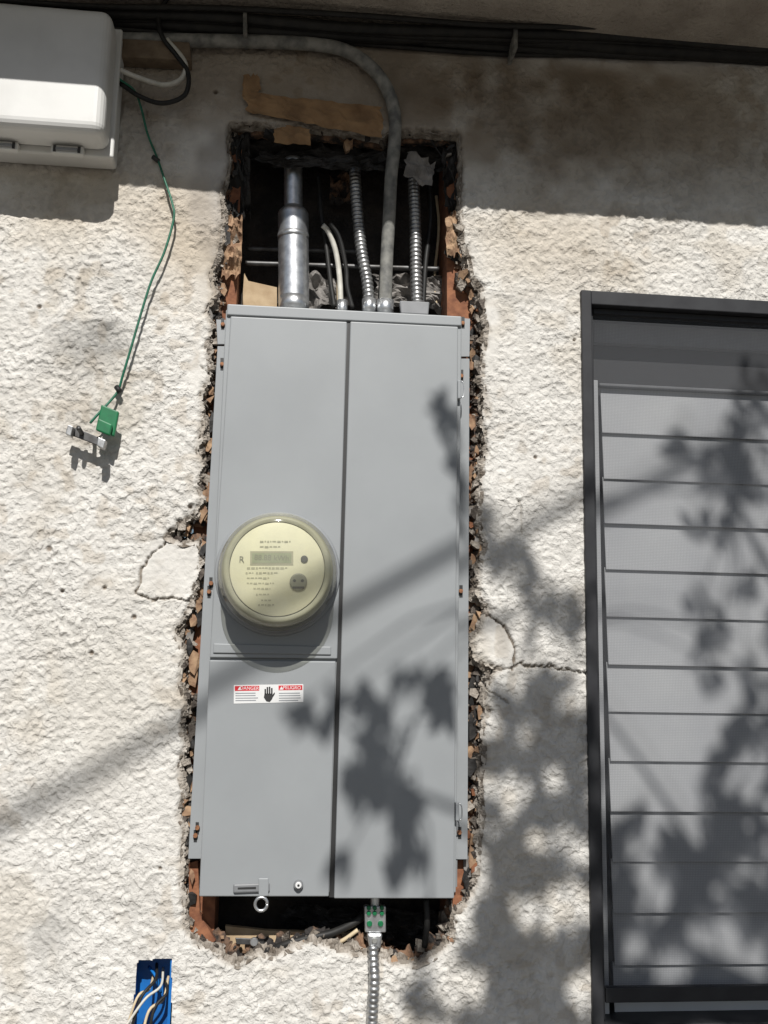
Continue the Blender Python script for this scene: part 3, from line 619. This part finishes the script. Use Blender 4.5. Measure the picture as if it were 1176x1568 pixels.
# ---------------------------------------------------------------- light
EL=math.radians(44); dirv=Vector((0.02,math.cos(EL),-math.sin(EL))).normalized()
sd=bpy.data.lights.new("sun",'SUN'); sd.energy=4.9; sd.angle=math.radians(0.5); sd.color=(1.0,0.975,0.935)
so=bpy.data.objects.new("sun",sd); scene.collection.objects.link(so); so.rotation_euler=dirv.to_track_quat('-Z','Y').to_euler(); so.location=(0,-5,8)
w=bpy.data.worlds.new("World"); scene.world=w; w.use_nodes=True; nt=w.node_tree
sk=nt.nodes.new("ShaderNodeTexSky"); sk.sky_type='NISHITA'; sk.sun_disc=False; sk.sun_elevation=EL; sk.sun_rotation=math.radians(180)
nt.links.new(sk.outputs[0],nt.nodes["Background"].inputs[0]); nt.nodes["Background"].inputs[1].default_value=0.05
gsz=150
mk("ground",[(-gsz,-gsz,0),(gsz,-gsz,0),(gsz,gsz,0),(-gsz,gsz,0)],[(0,1,2,3)],groundm)

# ---------------------------------------------------------------- tree in the yard (throws the dappled shade)
darks=[(455,1115,18,14,1),(490,1135,26,16,1.2),(515,1100,12,14,1),(560,1115,26,22,1.2),(575,1160,24,40,1.5),(560,1215,28,34,1.6),(535,1240,18,20,1),(600,1245,34,24,1.3),(630,1275,30,26,1.5),(632,1320,26,34,1.3),(600,1360,22,18,.9),(625,1075,38,10,1.4),(668,1090,20,34,1.4),(680,1130,14,30,1),(520,1355,12,25,.7),
 (668,655,17,16,1.2),(685,690,14,26,1.1),(705,800,10,70,.6),(700,740,10,30,.7),
 (752,800,14,40,1.1),(765,860,16,30,1.0),(795,860,18,22,1.2),(815,890,18,22,1),(860,925,24,14,.8),(880,950,14,36,1),(830,945,22,12,.5),
 (780,1070,26,22,1.0),(840,1060,40,24,1.0),(885,1120,24,60,1.2),(820,1130,60,50,1.2),(760,1150,22,40,1.0),(770,1260,30,50,1.1),(820,1210,40,50,1.3),(880,1220,26,70,1.3),(790,1330,45,40,1.3),(850,1340,60,30,1.3),(770,1420,40,60,1.3),(720,1440,20,50,.8),(880,1440,30,60,1.2),(820,1490,70,50,1.3),(750,1540,70,40,1.1),(660,1530,36,34,.8),(850,1560,60,40,1.1),(650,1440,18,40,.6),
 (1060,640,26,18,1),(1110,655,36,16,1.3),(1150,640,40,26,1.3),(1160,700,30,22,1),(1085,690,22,16,.9),(1130,700,24,22,.8),(1085,750,18,28,.8),(1120,770,22,20,.8),(1150,570,30,30,.6),
 (1085,880,20,34,.7),(1110,930,18,40,.7),(1080,960,22,22,.5),(1100,1000,24,20,.7),(1150,1090,30,34,1.0),(1120,1130,30,20,.9),(1165,1010,16,50,.6),(1150,850,20,30,.3),(1090,1180,36,20,.6),
 (990,1240,36,20,.9),(1060,1270,60,30,1.2),(1140,1240,50,50,1.1),(960,1300,30,50,1.1),(1080,1330,70,40,1.2),(1000,1380,60,40,1.3),(1150,1360,40,50,1.2),(960,1450,40,80,1.4),(1060,1490,70,60,1.3),(1140,1520,60,50,1.3),(1000,1540,70,40,1.3),(925,1280,10,160,.6),(1230,1100,40,300,.9),(1250,1400,60,200,1.3),(1260,700,60,150,1)]
brights=[(860,1392,46,34),(846,1290,36,26),(790,1212,24,26),(880,1075,20,20),(700,1410,28,36),(705,1510,40,34),(885,1512,18,24),(850,1190,16,20),(870,1330,12,12),(800,1120,18,18),(625,1160,30,40),(552,1320,30,34),(672,1310,26,50),(1072,1425,24,32),(1128,1400,18,28),(1150,1460,28,26),(1020,1335,24,22),(1000,1255,24,20),(985,1420,16,22),(1060,1190,30,16),(1120,1330,16,18),(740,1100,12,22),(800,1395,14,18),(1035,1462,14,18),(1080,1255,18,16)]
lv=[];lf=[]
def leaf(c,s):
    q=Vector((random.gauss(0,1),random.gauss(0,1),random.gauss(0,1))).normalized()
    nrm=(q*0.6-dirv).normalized(); a=nrm.orthogonal().normalized(); ang=random.random()*6.28
    b=nrm.cross(a); t=a*math.cos(ang)+b*math.sin(ang); sd_=nrm.cross(t); i=len(lv); wd=s*random.uniform(.32,.46)
    for f,g in [(-1,0),(-.4,.8),(.3,.9),(1,0),(.3,-.9),(-.4,-.8)]:
        lv.append(c+t*f*s*0.5+sd_*g*wd*0.55-nrm*abs(g)*s*0.05)
    lf.append((i,i+1,i+2,i+3)); lf.append((i,i+3,i+4,i+5))
def lift(u,v,dist): return P(u,v,0)-dirv*dist
clusters=[]
for (u,v,ru,rv,wt) in darks:
    k_=3.2 if (v>1040 and u>735) else 2.3
    n=max(3,int(wt*ru*rv*math.pi/620*k_)); dist=2.35+0.6*random.random()+ (0.15 if u>740 else 0)
    clusters.append((u,v,lift(u,v,dist)))
    for k in range(n):
        for _ in range(12):
            r=math.sqrt(random.random()); a=random.random()*6.28; uu=u+ru*r*math.cos(a); vv=v+rv*r*math.sin(a)
            if all(((uu-bu)/(bw+10))**2+((vv-bv)/(bh+10))**2>1 for bu,bv,bw,bh in brights): break
        else: continue
        leaf(lift(uu,vv,dist+random.uniform(-.2,.2)),random.uniform(0.034,0.056))
for k in range(150):
    c=Vector((random.uniform(1.2,3.6),random.uniform(-4.6,-2.2),0)); c.z=3.7+random.random()*2.4
    if ((c.x-2.4)/1.5)**2+((c.y+3.4)/1.5)**2+((c.z-4.9)/1.5)**2>1.1: continue
    if random.random()<.3: clusters.append((2000,0,c))
    for j in range(60):
        leaf(c+Vector((random.gauss(0,.14),random.gauss(0,.14),random.gauss(0,.1))),random.uniform(0.05,0.08))
tk=[mk("foliage",lv,lf,leafm)]
base=Vector((2.3,-3.6,0)); fork=Vector((2.15,-3.4,2.3))
bv=[];bf=[]
def branch(pts,step,rf,seg=8):
    v_,f_=tubegeo(pts,0.01,seg,step,rf,off=len(bv)); bv.extend(v_); bf.extend(f_)
tk.append(tube("trunk",[base,Vector((2.33,-3.55,1.0)),Vector((2.2,-3.45,1.8)),fork],0.13,bark,seg=14,step=0.1,rf=lambda s,t:0.16-0.07*t+0.05*max(0,1-s*3)))
l1=Vector((1.15,-2.35,3.0))
branch([fork,Vector((1.7,-2.9,2.75)),l1],0.08,lambda s,t:0.07-0.048*t,10)
branch([fork,Vector((2.3,-3.5,3.6)),Vector((2.5,-3.6,5.4))],0.08,lambda s,t:0.075-0.06*t,10)
branch([fork,Vector((2.7,-3.2,3.6)),Vector((3.3,-3.1,4.7))],0.08,lambda s,t:0.06-0.05*t,10)
hubs=[lift(860,1320,2.7),lift(1100,1300,2.75),lift(1130,700,2.8),lift(600,1230,2.6),lift(820,930,2.7)]
for i,hb in enumerate(hubs[:3]):
    branch([l1,(l1+hb)/2+Vector((0,0,0.05)),hb],0.05,lambda s,t:0.020-0.013*t)
branch([hubs[0],lift(760,1290,2.65),hubs[3]],0.05,lambda s,t:0.007-0.003*t)
branch([hubs[1],lift(960,1080,2.7),hubs[4]],0.05,lambda s,t:0.006-0.003*t)
for (u,v,c) in clusters:
    if u<740 and v<1000:
        hb=hubs[4]
        branch([hb,lift(745,(v+930)/2,2.7),c],0.06,lambda s,t:0.0028-0.0018*t,5); continue
    hb=min(hubs+[l1,Vector((2.5,-3.6,5.0)),Vector((3.1,-3.1,4.4))],key=lambda p:(p-c).length)
    if (hb-c).length<0.03: continue
    branch([hb,(hb+c)/2+Vector((random.uniform(-.03,.03),0.02,0.02)),c],0.08,lambda s,t:0.0036-0.0024*t,5)
tk.append(mk("limbs",bv,bf,bark,smooth=True))
group("yard_tree",tk)
A=lift(1100,645,3.2); B=lift(0,1262,4.4); dd=(A-B)
tube("overhead_service_cable",[B-dd*3,B,A,A+dd*2.2],0.0095,blackp,seg=10,step=0.3)
